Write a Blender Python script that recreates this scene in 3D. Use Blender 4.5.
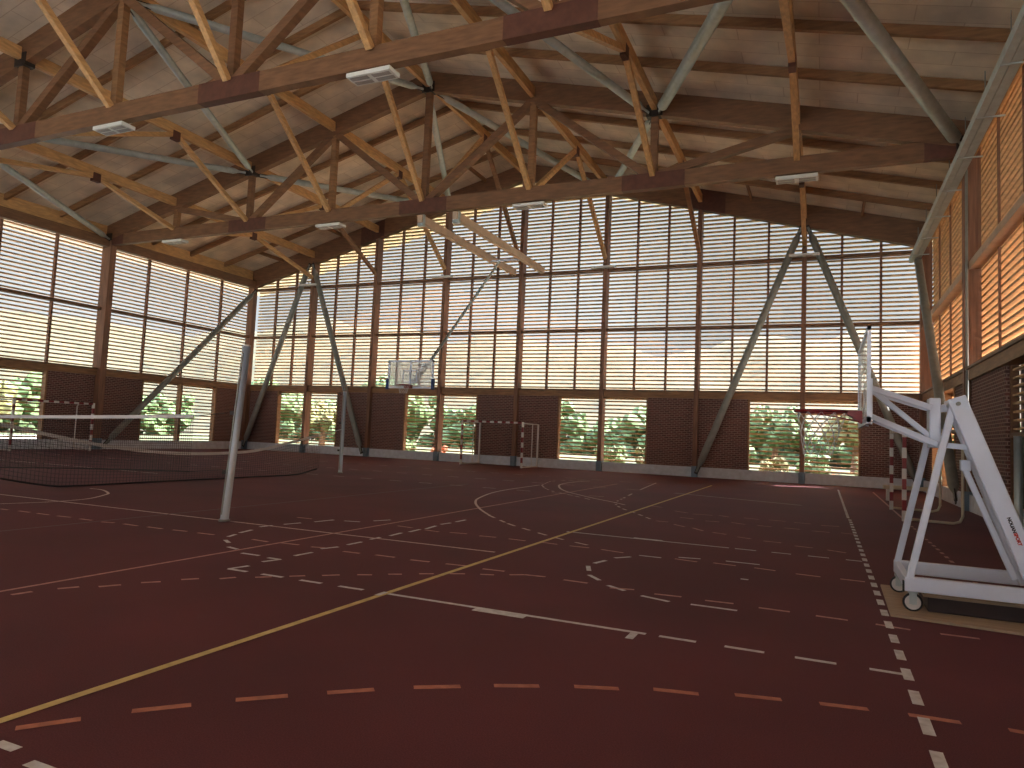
import bpy, math, random
from mathutils import Vector, Matrix, Euler
random.seed(7)
S = bpy.context.scene
for o in list(bpy.data.objects):
    bpy.data.objects.remove(o)
COL = S.collection

# ---------------------------------------------------------------- camera
FPX, YAW, PITCH, ROLL = 700.4, -0.4203, 0.0727, 0.0429
CX, CH = 13.486, 1.45
Fv = Vector((math.sin(YAW)*math.cos(PITCH), math.cos(YAW)*math.cos(PITCH), math.sin(PITCH)))
R0 = Vector((math.cos(YAW), -math.sin(YAW), 0))
U0 = R0.cross(Fv)
Rv = R0*math.cos(ROLL) + U0*math.sin(ROLL)
Uv = -R0*math.sin(ROLL) + U0*math.cos(ROLL)
cd = bpy.data.cameras.new('camera')
cam = bpy.data.objects.new('camera', cd)
COL.objects.link(cam)
cd.sensor_fit = 'HORIZONTAL'
cd.sensor_width = 36
cd.lens = FPX*36/1024
cd.clip_start = 0.05
cd.clip_end = 2000
m = Matrix((Rv, Uv, -Fv)).transposed().to_4x4()
m.translation = Vector((CX, 0, CH))
cam.matrix_world = m
S.camera = cam

# ---------------------------------------------------------------- world, sun, exposure
S.view_settings.view_transform = 'Standard'
S.view_settings.look = 'None'
S.view_settings.exposure = 1.36
S.view_settings.gamma = 1
S.view_settings.use_curve_mapping = False
W = bpy.data.worlds.new('world')
S.world = W
W.use_nodes = True
nt = W.node_tree
nt.nodes.clear()
tc = nt.nodes.new('ShaderNodeTexCoord')
sep = nt.nodes.new('ShaderNodeSeparateXYZ')
rmp = nt.nodes.new('ShaderNodeValToRGB')
rmp.color_ramp.elements[0].position = 0.0
rmp.color_ramp.elements[0].color = (0.90, 0.95, 0.97, 1)
rmp.color_ramp.elements[1].position = 1.0
rmp.color_ramp.elements[1].color = (13.0, 15.0, 20.0, 1)
e = rmp.color_ramp.elements.new(0.35)
e.color = (0.84, 0.95, 1.03, 1)
nz = nt.nodes.new('ShaderNodeTexNoise')
nz.inputs['Scale'].default_value = 3.0
nz.inputs['Detail'].default_value = 4
mr = nt.nodes.new('ShaderNodeMapRange')
mr.inputs['From Min'].default_value = 0.35
mr.inputs['From Max'].default_value = 0.7
mr.inputs['To Min'].default_value = 0.75
mr.inputs['To Max'].default_value = 1.12
mul = nt.nodes.new('ShaderNodeVectorMath')
mul.operation = 'SCALE'
bg = nt.nodes.new('ShaderNodeBackground')
bg.inputs['Strength'].default_value = 0.345
wo = nt.nodes.new('ShaderNodeOutputWorld')
L = nt.links.new
L(tc.outputs['Generated'], sep.inputs[0])
L(sep.outputs['Z'], rmp.inputs[0])
L(tc.outputs['Generated'], nz.inputs['Vector'])
L(nz.outputs['Fac'], mr.inputs['Value'])
L(rmp.outputs['Color'], mul.inputs[0])
L(mr.outputs['Result'], mul.inputs['Scale'])
L(mul.outputs[0], bg.inputs['Color'])
L(bg.outputs[0], wo.inputs['Surface'])

sd = bpy.data.lights.new('sun', 'SUN')
sd.energy = 19.0
sd.angle = math.radians(1.0)
sd.color = (1.0, 0.96, 0.91)
sun = bpy.data.objects.new('sun', sd)
COL.objects.link(sun)
sdir = Vector((-math.cos(math.radians(50)), -0.40, -math.sin(math.radians(52))))
sun.rotation_euler = sdir.to_track_quat('-Z', 'Y').to_euler()
sun.location = (60, 10, 60)

# ---------------------------------------------------------------- materials
def M(name, col, rough=0.6, metal=0.0, var=0.15, scale=3.0, stretch=(1, 1, 1), bump=0.0, spec=0.5, col2=None, detail=4):
    mt = bpy.data.materials.new(name)
    mt.use_nodes = True
    n = mt.node_tree.nodes
    l = mt.node_tree.links.new
    b = n['Principled BSDF']
    b.inputs['Roughness'].default_value = rough
    b.inputs['Metallic'].default_value = metal
    b.inputs['Specular IOR Level'].default_value = spec
    t = n.new('ShaderNodeTexCoord')
    mp = n.new('ShaderNodeMapping')
    mp.inputs['Scale'].default_value = stretch
    nz = n.new('ShaderNodeTexNoise')
    nz.inputs['Scale'].default_value = scale
    nz.inputs['Detail'].default_value = detail
    r = n.new('ShaderNodeValToRGB')
    c = Vector(col)
    a = c*(1-var)
    d = Vector(col2) if col2 else c*(1+var)
    r.color_ramp.elements[0].position = 0.3
    r.color_ramp.elements[0].color = (*a, 1)
    r.color_ramp.elements[1].position = 0.7
    r.color_ramp.elements[1].color = (*d, 1)
    l(t.outputs['Object'], mp.inputs[0])
    l(mp.outputs[0], nz.inputs['Vector'])
    l(nz.outputs['Fac'], r.inputs[0])
    l(r.outputs[0], b.inputs['Base Color'])
    if bump:
        bp = n.new('ShaderNodeBump')
        bp.inputs['Strength'].default_value = bump
        bp.inputs['Distance'].default_value = 0.02
        l(nz.outputs['Fac'], bp.inputs['Height'])
        l(bp.outputs[0], b.inputs['Normal'])
    return mt

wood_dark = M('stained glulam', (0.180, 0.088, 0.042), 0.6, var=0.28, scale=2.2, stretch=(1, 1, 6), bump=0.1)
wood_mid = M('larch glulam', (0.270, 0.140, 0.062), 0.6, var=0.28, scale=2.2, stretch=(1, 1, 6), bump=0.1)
wood_light = M('pine timber', (0.560, 0.330, 0.140), 0.6, var=0.22, scale=3, stretch=(5, 1, 5), bump=0.1)
wood_red = M('oxide red joint', (0.100, 0.034, 0.020), 0.65, var=0.2, scale=6)
wood_post = M('post glulam', (0.220, 0.105, 0.062), 0.6, var=0.3, scale=2.0, stretch=(8, 8, 0.6), bump=0.1)
wood_slat = M('larch slat', (0.580, 0.350, 0.170), 0.6, var=0.25, scale=4.0, stretch=(1, 1, 1))
wood_beam = M('pale hanger beam', (0.550, 0.400, 0.280), 0.6, var=0.12, scale=3)
plywood = M('plywood sheet', (0.380, 0.290, 0.200), 0.6, var=0.15, scale=2.5, stretch=(1, 6, 1))
galv = M('galvanised steel', (0.440, 0.510, 0.520), 0.45, metal=0.4, var=0.12, scale=5)
galv_dark = M('weathered galvanised tube', (0.24, 0.25, 0.23), 0.5, metal=0.2, var=0.12, scale=5)
iron = M('black steel plate', (0.03, 0.022, 0.02), 0.5, metal=0.4)
steel_shoe = M('blue grey steel shoe', (0.160, 0.220, 0.280), 0.5, metal=0.3)
concrete = M('pale concrete plinth', (0.620, 0.670, 0.750), 0.85, var=0.12, scale=5, bump=0.2)
white_paint = M('white powder coat', (0.660, 0.750, 0.920), 0.35, var=0.05, scale=3)
post_paint = M('grey white aluminium', (0.420, 0.500, 0.580), 0.4, var=0.06, metal=0.2)
red_paint = M('red paint', (0.210, 0.010, 0.015), 0.4, var=0.1)
goal_white = M('white goal paint', (0.648, 0.630, 0.612), 0.4, var=0.05)
cream = M('cream painted tube', (0.558, 0.495, 0.378), 0.45, var=0.08)
lamp_white = M('white lamp housing', (0.675, 0.684, 0.648), 0.5, var=0.05)
lamp_grey = M('lamp louvre', (0.30, 0.28, 0.27), 0.5, var=0.05)
rubber = M('black rubber', (0.015, 0.015, 0.017), 0.7)
net_white = M('white net tape', (0.576, 0.576, 0.592), 0.7, var=0.06)
net_black = M('black net cord', (0.02, 0.018, 0.02), 0.8)
blue_pad = M('blue foam padding', (0.02, 0.06, 0.22), 0.6)
door_dark = M('dark door leaf', (0.025, 0.022, 0.022), 0.5, var=0.3)
crate_dark = M('dark ballast box', (0.03, 0.018, 0.018), 0.6, var=0.3)
ink_black = M('black lettering', (0.01, 0.01, 0.03), 0.5)
ink_red = M('red lettering', (0.5, 0.03, 0.02), 0.5)
mark_white = M('white court paint', (0.600, 0.640, 0.670), 0.8, var=0.2, scale=14)
mark_red = M('faded orange court paint', (0.440, 0.190, 0.130), 0.8, var=0.25, scale=14)
mark_pink = M('faded pink court paint', (0.460, 0.270, 0.250), 0.8, var=0.25, scale=14)
mark_pale = M('faded pale court paint', (0.560, 0.460, 0.440), 0.8, var=0.25, scale=14)
mark_yellow = M('yellow court paint', (0.600, 0.500, 0.220), 0.8, var=0.15, scale=12)
mark_grey = M('grey court paint', (0.125, 0.101, 0.117), 0.8, var=0.2, scale=12)
leaf_green = M('green foliage', (0.030, 0.065, 0.022), 0.8, var=0.5, scale=2.5, col2=(0.115, 0.190, 0.060))
leaf_gold = M('golden foliage', (0.080, 0.090, 0.025), 0.8, var=0.5, scale=2.0, col2=(0.200, 0.200, 0.070))
leaf_orange = M('orange blossom', (0.270, 0.064, 0.021), 0.8, var=0.4, scale=4)
render_wall = M('pale house render', (0.227, 0.199, 0.199), 0.8, var=0.05)
roof_tile = M('red tile roof', (0.156, 0.050, 0.028), 0.8, var=0.2)

def glass_mat():
    mt = bpy.data.materials.new('clear acrylic')
    mt.use_nodes = True
    n = mt.node_tree.nodes
    l = mt.node_tree.links.new
    b = n['Principled BSDF']
    b.inputs['Base Color'].default_value = (0.75, 0.82, 0.84, 1)
    b.inputs['Roughness'].default_value = 0.1
    b.inputs['Alpha'].default_value = 0.38
    return mt
acrylic = glass_mat()

def brick_mat():
    mt = bpy.data.materials.new('dark red brick')
    mt.use_nodes = True
    n = mt.node_tree.nodes
    l = mt.node_tree.links.new
    b = n['Principled BSDF']
    b.inputs['Roughness'].default_value = 0.85
    t = n.new('ShaderNodeTexCoord')
    sp = n.new('ShaderNodeSeparateXYZ')
    ad = n.new('ShaderNodeMath')
    ad.operation = 'ADD'
    cb = n.new('ShaderNodeCombineXYZ')
    bt = n.new('ShaderNodeTexBrick')
    bt.inputs['Color1'].default_value = (0.155, 0.056, 0.046, 1)
    bt.inputs['Color2'].default_value = (0.085, 0.034, 0.028, 1)
    bt.inputs['Mortar'].default_value = (0.30, 0.21, 0.18, 1)
    bt.inputs['Scale'].default_value = 1.0
    bt.inputs['Mortar Size'].default_value = 0.012
    bt.inputs['Brick Width'].default_value = 0.22
    bt.inputs['Row Height'].default_value = 0.08
    l(t.outputs['Object'], sp.inputs[0])
    l(sp.outputs['X'], ad.inputs[0])
    l(sp.outputs['Y'], ad.inputs[1])
    l(ad.outputs[0], cb.inputs['X'])
    l(sp.outputs['Z'], cb.inputs['Y'])
    l(cb.outputs[0], bt.inputs['Vector'])
    l(bt.outputs['Color'], b.inputs['Base Color'])
    bp = n.new('ShaderNodeBump')
    bp.inputs['Strength'].default_value = 0.4
    bp.inputs['Distance'].default_value = 0.01
    bp.invert = True
    l(bt.outputs['Fac'], bp.inputs['Height'])
    l(bp.outputs[0], b.inputs['Normal'])
    return mt
brick = brick_mat()

def floor_mat():
    mt = bpy.data.materials.new('maroon sports surface')
    mt.use_nodes = True
    n = mt.node_tree.nodes
    l = mt.node_tree.links.new
    b = n['Principled BSDF']
    b.inputs['Roughness'].default_value = 0.75
    b.inputs['Specular IOR Level'].default_value = 0.28
    t = n.new('ShaderNodeTexCoord')
    n1 = n.new('ShaderNodeTexNoise')
    n1.inputs['Scale'].default_value = 0.45
    n1.inputs['Detail'].default_value = 6
    n2 = n.new('ShaderNodeTexNoise')
    n2.inputs['Scale'].default_value = 130
    n2.inputs['Detail'].default_value = 2
    r = n.new('ShaderNodeValToRGB')
    r.color_ramp.elements[0].position = 0.35
    r.color_ramp.elements[0].color = (0.096, 0.029, 0.038, 1)
    r.color_ramp.elements[1].position = 0.68
    r.color_ramp.elements[1].color = (0.136, 0.038, 0.049, 1)
    r2 = n.new('ShaderNodeValToRGB')
    r2.color_ramp.elements[0].position = 0.35
    r2.color_ramp.elements[0].color = (0.72, 0.72, 0.72, 1)
    r2.color_ramp.elements[1].position = 0.7
    r2.color_ramp.elements[1].color = (1.2, 1.2, 1.2, 1)
    mx = n.new('ShaderNodeMix')
    mx.data_type = 'RGBA'
    mx.blend_type = 'MULTIPLY'
    mx.inputs['Factor'].default_value = 0.8
    l(t.outputs['Object'], n1.inputs['Vector'])
    l(t.outputs['Object'], n2.inputs['Vector'])
    l(n1.outputs['Fac'], r.inputs[0])
    l(n2.outputs['Fac'], r2.inputs[0])
    l(r.outputs[0], mx.inputs['A'])
    l(r2.outputs[0], mx.inputs['B'])
    l(mx.outputs['Result'], b.inputs['Base Color'])
    bp = n.new('ShaderNodeBump')
    bp.inputs['Strength'].default_value = 0.25
    bp.inputs['Distance'].default_value = 0.006
    l(n2.outputs['Fac'], bp.inputs['Height'])
    l(bp.outputs[0], b.inputs['Normal'])
    return mt
floor_m = floor_mat()

def ceiling_mat():
    mt = bpy.data.materials.new('pale ceiling boards')
    mt.use_nodes = True
    n = mt.node_tree.nodes
    l = mt.node_tree.links.new
    b = n['Principled BSDF']
    b.inputs['Roughness'].default_value = 0.85
    t = n.new('ShaderNodeTexCoord')
    mp = n.new('ShaderNodeMapping')
    bt = n.new('ShaderNodeTexBrick')
    bt.inputs['Color1'].default_value = (0.82, 0.73, 0.59, 1)
    bt.inputs['Color2'].default_value = (0.74, 0.65, 0.52, 1)
    bt.inputs['Mortar'].default_value = (0.60, 0.49, 0.37, 1)
    bt.inputs['Scale'].default_value = 1.0
    bt.inputs['Mortar Size'].default_value = 0.012
    bt.inputs['Brick Width'].default_value = 1.9
    bt.inputs['Row Height'].default_value = 0.6
    n1 = n.new('ShaderNodeTexNoise')
    n1.inputs['Scale'].default_value = 1.3
    n1.inputs['Detail'].default_value = 5
    r2 = n.new('ShaderNodeValToRGB')
    r2.color_ramp.elements[0].position = 0.3
    r2.color_ramp.elements[0].color = (0.78, 0.78, 0.78, 1)
    r2.color_ramp.elements[1].position = 0.7
    r2.color_ramp.elements[1].color = (1.12, 1.1, 1.08, 1)
    mx = n.new('ShaderNodeMix')
    mx.data_type = 'RGBA'
    mx.blend_type = 'MULTIPLY'
    mx.inputs['Factor'].default_value = 1.0
    l(t.outputs['Object'], bt.inputs['Vector'])
    l(t.outputs['Object'], n1.inputs['Vector'])
    l(n1.outputs['Fac'], r2.inputs[0])
    l(bt.outputs['Color'], mx.inputs['A'])
    l(r2.outputs[0], mx.inputs['B'])
    l(mx.outputs['Result'], b.inputs['Base Color'])
    return mt
ceil_m = ceiling_mat()

# ---------------------------------------------------------------- mesh helpers
class MB:
    def __init__(s):
        s.v = []
        s.f = []
    def hexa(s, pts):
        i = len(s.v)
        s.v += [tuple(p) for p in pts]
        s.f += [(i, i+3, i+2, i+1), (i+4, i+5, i+6, i+7), (i, i+1, i+5, i+4), (i+1, i+2, i+6, i+5), (i+2, i+3, i+7, i+6), (i+3, i, i+4, i+7)]
        return s
    def box(s, a, b):
        x0, x1 = sorted((a[0], b[0]))
        y0, y1 = sorted((a[1], b[1]))
        z0, z1 = sorted((a[2], b[2]))
        return s.hexa([(x0, y0, z0), (x1, y0, z0), (x1, y1, z0), (x0, y1, z0), (x0, y0, z1), (x1, y0, z1), (x1, y1, z1), (x0, y1, z1)])
    def beam(s, p, q, w, h, up=(0, 0, 1), off=0.0):
        """bar from p to q, w across, h along up; off shifts it along up"""
        p = Vector(p); q = Vector(q)
        d = (q-p).normalized()
        side = d.cross(Vector(up))
        if side.length < 1e-4:
            side = d.cross(Vector((0, 1, 0)))
        side.normalize()
        u = side.cross(d).normalized()
        a = side*(w/2)
        lo = u*(off-h/2)
        hi = u*(off+h/2)
        return s.hexa([p-a+lo, q-a+lo, q+a+lo, p+a+lo, p-a+hi, q-a+hi, q+a+hi, p+a+hi])
    def tube(s, pts, r, n=10, close=False):
        pts = [Vector(p) for p in pts]
        rs = r if isinstance(r, (list, tuple)) else [r]*len(pts)
        base = len(s.v)
        up = None
        N = len(pts)
        for i, p in enumerate(pts):
            if close:
                d = (pts[(i+1) % N]-pts[i-1]).normalized()
            else:
                d = (pts[min(i+1, N-1)]-pts[max(i-1, 0)]).normalized()
            if up is None:
                up = Vector((0, 0, 1)) if abs(d.z) < 0.9 else Vector((1, 0, 0))
            a = d.cross(up).normalized()
            b = a.cross(d).normalized()
            up = b
            for k in range(n):
                t = 2*math.pi*k/n
                s.v.append(tuple(p+a*math.cos(t)*rs[i]+b*math.sin(t)*rs[i]))
        for i in range(N if close else N-1):
            j = (i+1) % N
            for k in range(n):
                k2 = (k+1) % n
                s.f.append((base+i*n+k, base+i*n+k2, base+j*n+k2, base+j*n+k))
        if not close:
            s.f.append(tuple(base+k for k in range(n)))
            s.f.append(tuple(base+(N-1)*n+k for k in reversed(range(n))))
        return s
    def cyl(s, p, q, r, n=16):
        return s.tube([p, q], r, n)
    def quad(s, a, b, c, d):
        i = len(s.v)
        s.v += [tuple(a), tuple(b), tuple(c), tuple(d)]
        s.f.append((i, i+1, i+2, i+3))
        return s
    def build(s, name, mat, parent=None, smooth=False, bevel=0.0):
        me = bpy.data.meshes.new(name)
        me.from_pydata(s.v, [], s.f)
        me.materials.append(mat)
        me.validate()
        if smooth:
            for p in me.polygons:
                p.use_smooth = len(p.vertices) == 4
        o = bpy.data.objects.new(name, me)
        COL.objects.link(o)
        if parent is not None:
            o.parent = parent
            o.matrix_parent_inverse = Matrix.Translation(-parent_loc(parent))
        if bevel:
            b = o.modifiers.new('bevel', 'BEVEL')
            b.width = bevel
            b.segments = 2
            b.limit_method = 'ANGLE'
        return o

def parent_loc(o):
    v = Vector(o.location)
    while o.parent is not None:
        o = o.parent
    return v if o.type == 'EMPTY' else Vector((0, 0, 0))

def tag(o, label=None, cat=None, group=None, kind=None):
    if label:
        o['label'] = label
    if cat:
        o['category'] = cat
    if group:
        o['group'] = group
    if kind:
        o['kind'] = kind
    return o

def empty(name, loc=(0, 0, 0), label=None, cat=None, group=None, kind=None):
    o = bpy.data.objects.new(name, None)
    COL.objects.link(o)
    o.location = loc
    o.empty_display_size = 0.1
    return tag(o, label, cat, group, kind)

ORD = ['zeroth', 'first', 'second', 'third', 'fourth', 'fifth', 'sixth', 'seventh', 'eighth', 'ninth']

# ---------------------------------------------------------------- dimensions
B = 4.2324            # bay along the gable wall
HX = 4*B              # half width
D = 30.80             # far gable wall
HP, HS, H2, H3 = 0.424, 3.706, 6.4525, 9.2532
EA = 9.33             # eave beam underside
YT = [21.58, 12.39, 3.20]     # trusses
YN = -5.99            # near gable
HC = 9.349            # truss bottom chord underside
ZE, ZR = 9.632, 14.017  # rafter underside at eave, ridge
SL = (ZR-ZE)/HX
RD = 0.75             # rafter depth
def zt(x):
    return ZR-SL*abs(x)
def zc(x):
    return zt(x)+RD

# ---------------------------------------------------------------- ground, floor, ceiling
GY = -0.25
g = MB()
g.quad((-260, -80, GY), (160, -80, GY), (160, 260, GY), (-260, 260, GY))
grass = M('meadow ground', (0.028, 0.050, 0.010), 0.9, var=0.4, scale=0.22, col2=(0.075, 0.080, 0.028), detail=8)
tag(g.build('outdoor_ground', grass), kind='structure')

f = MB()
f.box((-HX-0.3, YN-0.3, GY-0.1), (HX+0.3, D+0.3, 0))
floor = tag(f.build('floor', floor_m), kind='structure')
ap = MB()
for a, b in (((-HX-22, YN-60, GY-0.1), (-HX-0.3, D+2.8, -0.06)), ((HX+0.3, YN-60, GY-0.1), (HX+30, D+2.8, -0.06)), ((-HX-0.3, D+0.3, GY-0.1), (HX+0.3, D+2.8, -0.06)), ((-HX-0.3, YN-60, GY-0.1), (HX+0.3, YN-0.3, -0.06))):
    ap.box(a, b)
tag(ap.build('outdoor_bounce_paving', M('pale paving', (0.46, 0.43, 0.36), 0.9, var=0.08)), kind='structure')  # paving stretched far past the walls to bounce sunlight up to the ceiling

ceiling = empty('ceiling', kind='structure')
for sgn in (-1, 1):
    c = MB()
    xe = sgn*(HX+2.8)
    ya, yb = YN-1.9, D+3.4
    c.hexa([(0, ya, zc(0)), (xe, ya, zc(xe)), (xe, yb, zc(xe)), (0, yb, zc(0)),
            (0, ya, zc(0)+.25), (xe, ya, zc(xe)+.25), (xe, yb, zc(xe)+.25), (0, yb, zc(0)+.25)])
    c.build('ceiling_slope', ceil_m, ceiling)

# ---------------------------------------------------------------- walls
PITCH_S = 0.178
class Wall:
    """local frame: u along the wall, n towards the room"""
    def __init__(s, O, u, n):
        s.O = Vector(O); s.u = Vector(u); s.n = Vector(n)
    def P(s, u, n, z):
        return s.O+s.u*u+s.n*n+Vector((0, 0, z))
    def box(s, mb, u0, u1, n0, n1, z0, z1):
        mb.hexa([s.P(u0, n0, z0), s.P(u1, n0, z0), s.P(u1, n1, z0), s.P(u0, n1, z0), s.P(u0, n0, z1), s.P(u1, n0, z1), s.P(u1, n1, z1), s.P(u0, n1, z1)])

def slats(w, mb, u0, u1, z0, topf, thick=0.064):
    z = z0+0.06
    N = 12
    while True:
        us = [u0+(u1-u0)*i/N for i in range(N+1)]
        ok = [u for u in us if topf(u) > z+0.05]
        if not ok:
            break
        if ok[-1]-ok[0] > 0.02:
            w.box(mb, ok[0], ok[-1], -0.44 if w is not RIGHT else -0.60, -0.31, z, z+thick)
        z += PITCH_S

LOW = HS-0.40
def make_wall(name, w, posts, lower, mull, topf, side_label, post_w, post_d, rails, post_top, thing_posts=True, wname='far', detail=True):
    root = empty(name, tuple(w.P(0, 0, 0)), kind='structure')
    U0, U1 = posts[0], posts[-1]
    p = MB()
    w.box(p, U0, U1, -0.28, 0.0, -0.2, HP)
    p.build('plinth', concrete, root)
    sb = MB()
    w.box(sb, U0, U1, -0.30, 0.03, HS-0.34, HS-0.06)
    sb.build('sill_beam', wood_mid, root)
    sc = MB()
    w.box(sc, U0, U1, -0.32, 0.08, HS-0.06, HS)
    sc.build('sill_cap', wood_dark, root)
    for (a, b, kind) in lower:
        if kind == 'brick':
            k = MB()
            w.box(k, a, b, -0.24, -0.06, HP, HS-0.34)
            k.build('brick_panel', brick, root)
    return root

FAR = Wall((0, D, 0), (1, 0, 0), (0, -1, 0))
LEFT = Wall((-HX, 0, 0), (0, 1, 0), (1, 0, 0))
RIGHT = Wall((HX, 0, 0), (0, 1, 0), (-1, 0, 0))
NEAR = Wall((0, YN, 0), (1, 0, 0), (0, 1, 0))

WIN = [0]
def window(w, a, b, z0=HP, z1=HS-0.34):
    WIN[0] += 1
    r = empty('window_%d' % WIN[0], tuple(w.P((a+b)/2, 0, z0)), kind='structure')
    fr = MB()
    for u in (a+0.03, b-0.03):
        w.box(fr, u-0.035, u+0.035, -0.30, -0.03, z0, z1)
    fr.build('window_frame', wood_mid, r)
    hd = MB()
    w.box(hd, a, b, -0.43, -0.3, z1-0.10, z1)
    hd.build('window_head', wood_light, r)
    sl = MB()
    z = z0+0.05
    while z < z1-0.14:
        w.box(sl, a, b, -0.44, -0.31, z, z+0.068)
        z += PITCH_S
    sl.build('window_slats', wood_slat, r)

def screen(w, u0, u1, nm, topf, rails, label, group, top_band=None):
    c = w.P((u0+u1)/2, -0.36, HS)
    r = empty('louvre_screen', tuple(c), label, 'slatted screen', group)
    s = MB()
    for i in range(nm+1):
        a = u0+(u1-u0)*i/(nm+1)
        b = u0+(u1-u0)*(i+1)/(nm+1)
        slats(w, s, a, b, HS, topf)
    s.build('slats', wood_slat, r)
    for i in range(1, nm+1):
        u = u0+(u1-u0)*i/(nm+1)
        mm = MB()
        w.box(mm, u-(0.045 if w is not RIGHT else 0.03), u+(0.045 if w is not RIGHT else 0.03), -0.30, -0.16 if w is not RIGHT else -0.25, HS, min(topf(u)+0.1, EA+0.4) if w is not FAR else topf(u)+0.1)
        mm.build('mullion', wood_post, r)
    for h in rails:
        t0, t1 = topf(u0), topf(u1)
        a, b = u0, u1
        if min(t0, t1) < h+0.1:
            # clip against the sloping roof
            n = 40
            us = [u0+(u1-u0)*k/n for k in range(n+1) if topf(u0+(u1-u0)*k/n) > h+0.1]
            if len(us) < 3:
                continue
            a, b = us[0], us[-1]
        rr = MB()
        w.box(rr, a, b, -0.30, -0.02, h-(0.07 if w is not RIGHT else 0.13), h+0.07)
        rr.build('rail', wood_dark if w is not RIGHT else wood_beam, r)
    return r

# --- far gable wall
far_posts = [k*B for k in range(-4, 5)]
lower = []
for k in range(-4, 4):
    mid = (k+0.5)*B
    if k % 2 == 0:
        lower += [(k*B, mid, 'brick'), (mid, (k+1)*B, 'win')]
    else:
        lower += [(k*B, mid, 'win'), (mid, (k+1)*B, 'brick')]
gt = lambda u: zt(u)+0.1
wall_back = make_wall('wall_back', FAR, far_posts, lower, 2, gt, '', 0, 0, None, None)
for a, b, kd in lower:
    if kd == 'win':
        window(FAR, a, b)
for k in range(-4, 4):
    n = k+5
    screen(FAR, k*B, (k+1)*B, 2, gt, (H2, H3),
           'slatted timber screen of far gable wall, %s bay from the left corner' % ORD[n],
           'slatted screens of the far gable wall')
for k in range(-3, 4):
    p = MB()
    x = k*B
    FAR.box(p, x-0.09, x+0.09, -0.30, 0.16, 0.42, zt(x)+0.12)
    o = p.build('timber_post', wood_post)
    tag(o, 'tall brown timber post on far gable wall, %s from the left corner%s' % (ORD[k+4], ', under the ridge' if k == 0 else ''), 'post', 'timber posts of the far gable wall')
    q = MB()
    FAR.box(q, x-0.12, x+0.12, -0.28, 0.2, 0.0, 0.46)
    q.build('post_shoe', steel_shoe, o)

def side_lower(y0, y1):
    q = (y1-y0)/4
    return [(y0, y0+q, 'brick'), (y0+q, y0+2*q, 'win'), (y0+2*q, y0+3*q, 'win'), (y0+3*q, y1, 'brick')]
YS = [YN]+YT[::-1]+[D]
st = lambda u: EA+0.72
bayname = {0: 'beside the camera', 1: 'nearest the camera', 2: 'middle', 3: 'farthest'}
for w, nm, side in ((LEFT, 'wall_left', 'left'), (RIGHT, 'wall_right', 'right')):
    lw = []
    for i in range(4):
        lw += side_lower(YS[i], YS[i+1])
    lw = [(a, b, 'brick' if (kd == 'win' and b < 10.5) else kd) for a, b, kd in lw]  # unseen window openings bricked up to keep sun off the floor
    make_wall(nm, w, YS, lw, 3, st, '', 0, 0, None, None)
    for a, b, kd in lw:
        if kd == 'win':
            if side == 'right' and 12 < a < 18:
                continue
            window(w, a, b)
    for i in range(4):
        if i == 0:
            # bay behind the camera: part of the wall
            s = MB()
            slats(w, s, YS[0], YS[1], HS, st)
            s.build('wall_slats', wood_slat, bpy.data.objects[nm])
            continue
        if i == 1:
            s = MB()
            slats(w, s, YS[1], YS[2], HS, st)
            s.build('wall_slats', wood_slat, bpy.data.objects[nm])
            continue
        screen(w, YS[i], YS[i+1], 3, st, (H2,) if side == 'left' else (H2-0.0,),
               'slatted timber screen of %s wall, %s' % (side, 'bay reaching the far corner' if i == 3 else 'bay nearer the camera'),
               'slatted screens of the %s wall' % side)
    # eave beam and the pale board above it
    sg = -1 if side == 'left' else 1
    for i in range(1 if side == 'left' else 2, 4):
        e = MB()
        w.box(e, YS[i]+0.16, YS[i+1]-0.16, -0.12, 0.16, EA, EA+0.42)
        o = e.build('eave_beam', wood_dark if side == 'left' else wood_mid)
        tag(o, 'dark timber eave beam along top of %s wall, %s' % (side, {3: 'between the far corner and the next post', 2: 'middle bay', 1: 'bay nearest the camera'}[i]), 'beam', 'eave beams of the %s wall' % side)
    e = MB()
    w.box(e, YS[0], YS[-1], -0.16, -0.12, EA, zc(HX)-0.02)
    e.build('eave_board', wood_light, bpy.data.objects[nm])

# small side posts
def side_post(w, y, label, group, deep=0.26, wd=0.15, shoe=True, top=EA+0.3):
    p = MB()
    w.box(p, y-wd, y+wd, -0.30, deep, 0.5, top)
    o = p.build('timber_column', wood_post)
    tag(o, label, 'post', group)
    q = MB()
    w.box(q, y-wd-0.03, y+wd+0.03, -0.28, deep+0.04, 0.0, 0.5)
    q.build('column_shoe', steel_shoe, o)
    return o
side_post(LEFT, YT[0], 'thick timber column on left wall where the middle truss lands, brace foot beside it', 'timber columns of the side walls')
side_post(RIGHT, YT[0], 'thick timber column on right wall behind the mobile basketball stand', 'timber columns of the side walls', deep=0.10, wd=0.11)
side_post(LEFT, YT[1], 'timber column of left wall under near truss, beyond the frame edge', None)
side_post(RIGHT, YT[1], 'timber column of right wall under near truss, beyond the frame edge', None)
side_post(LEFT, D-0.12, 'timber corner column in the far left corner', 'timber corner columns', deep=0.10, top=zt(HX)+0.1)
side_post(RIGHT, D-0.12, 'timber corner column in the far right corner', 'timber corner columns', deep=0.10, top=zt(HX)+0.1)

# cable pipe on the right column
pp = MB()
pp.cyl((HX-0.05, YT[0]-0.24, 0.5), (HX-0.05, YT[0]-0.24, 9.0), 0.035)
tag(pp.build('service_pipe', galv_dark, smooth=True), 'thin grey service pipe running up right wall column', 'pipe')

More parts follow.
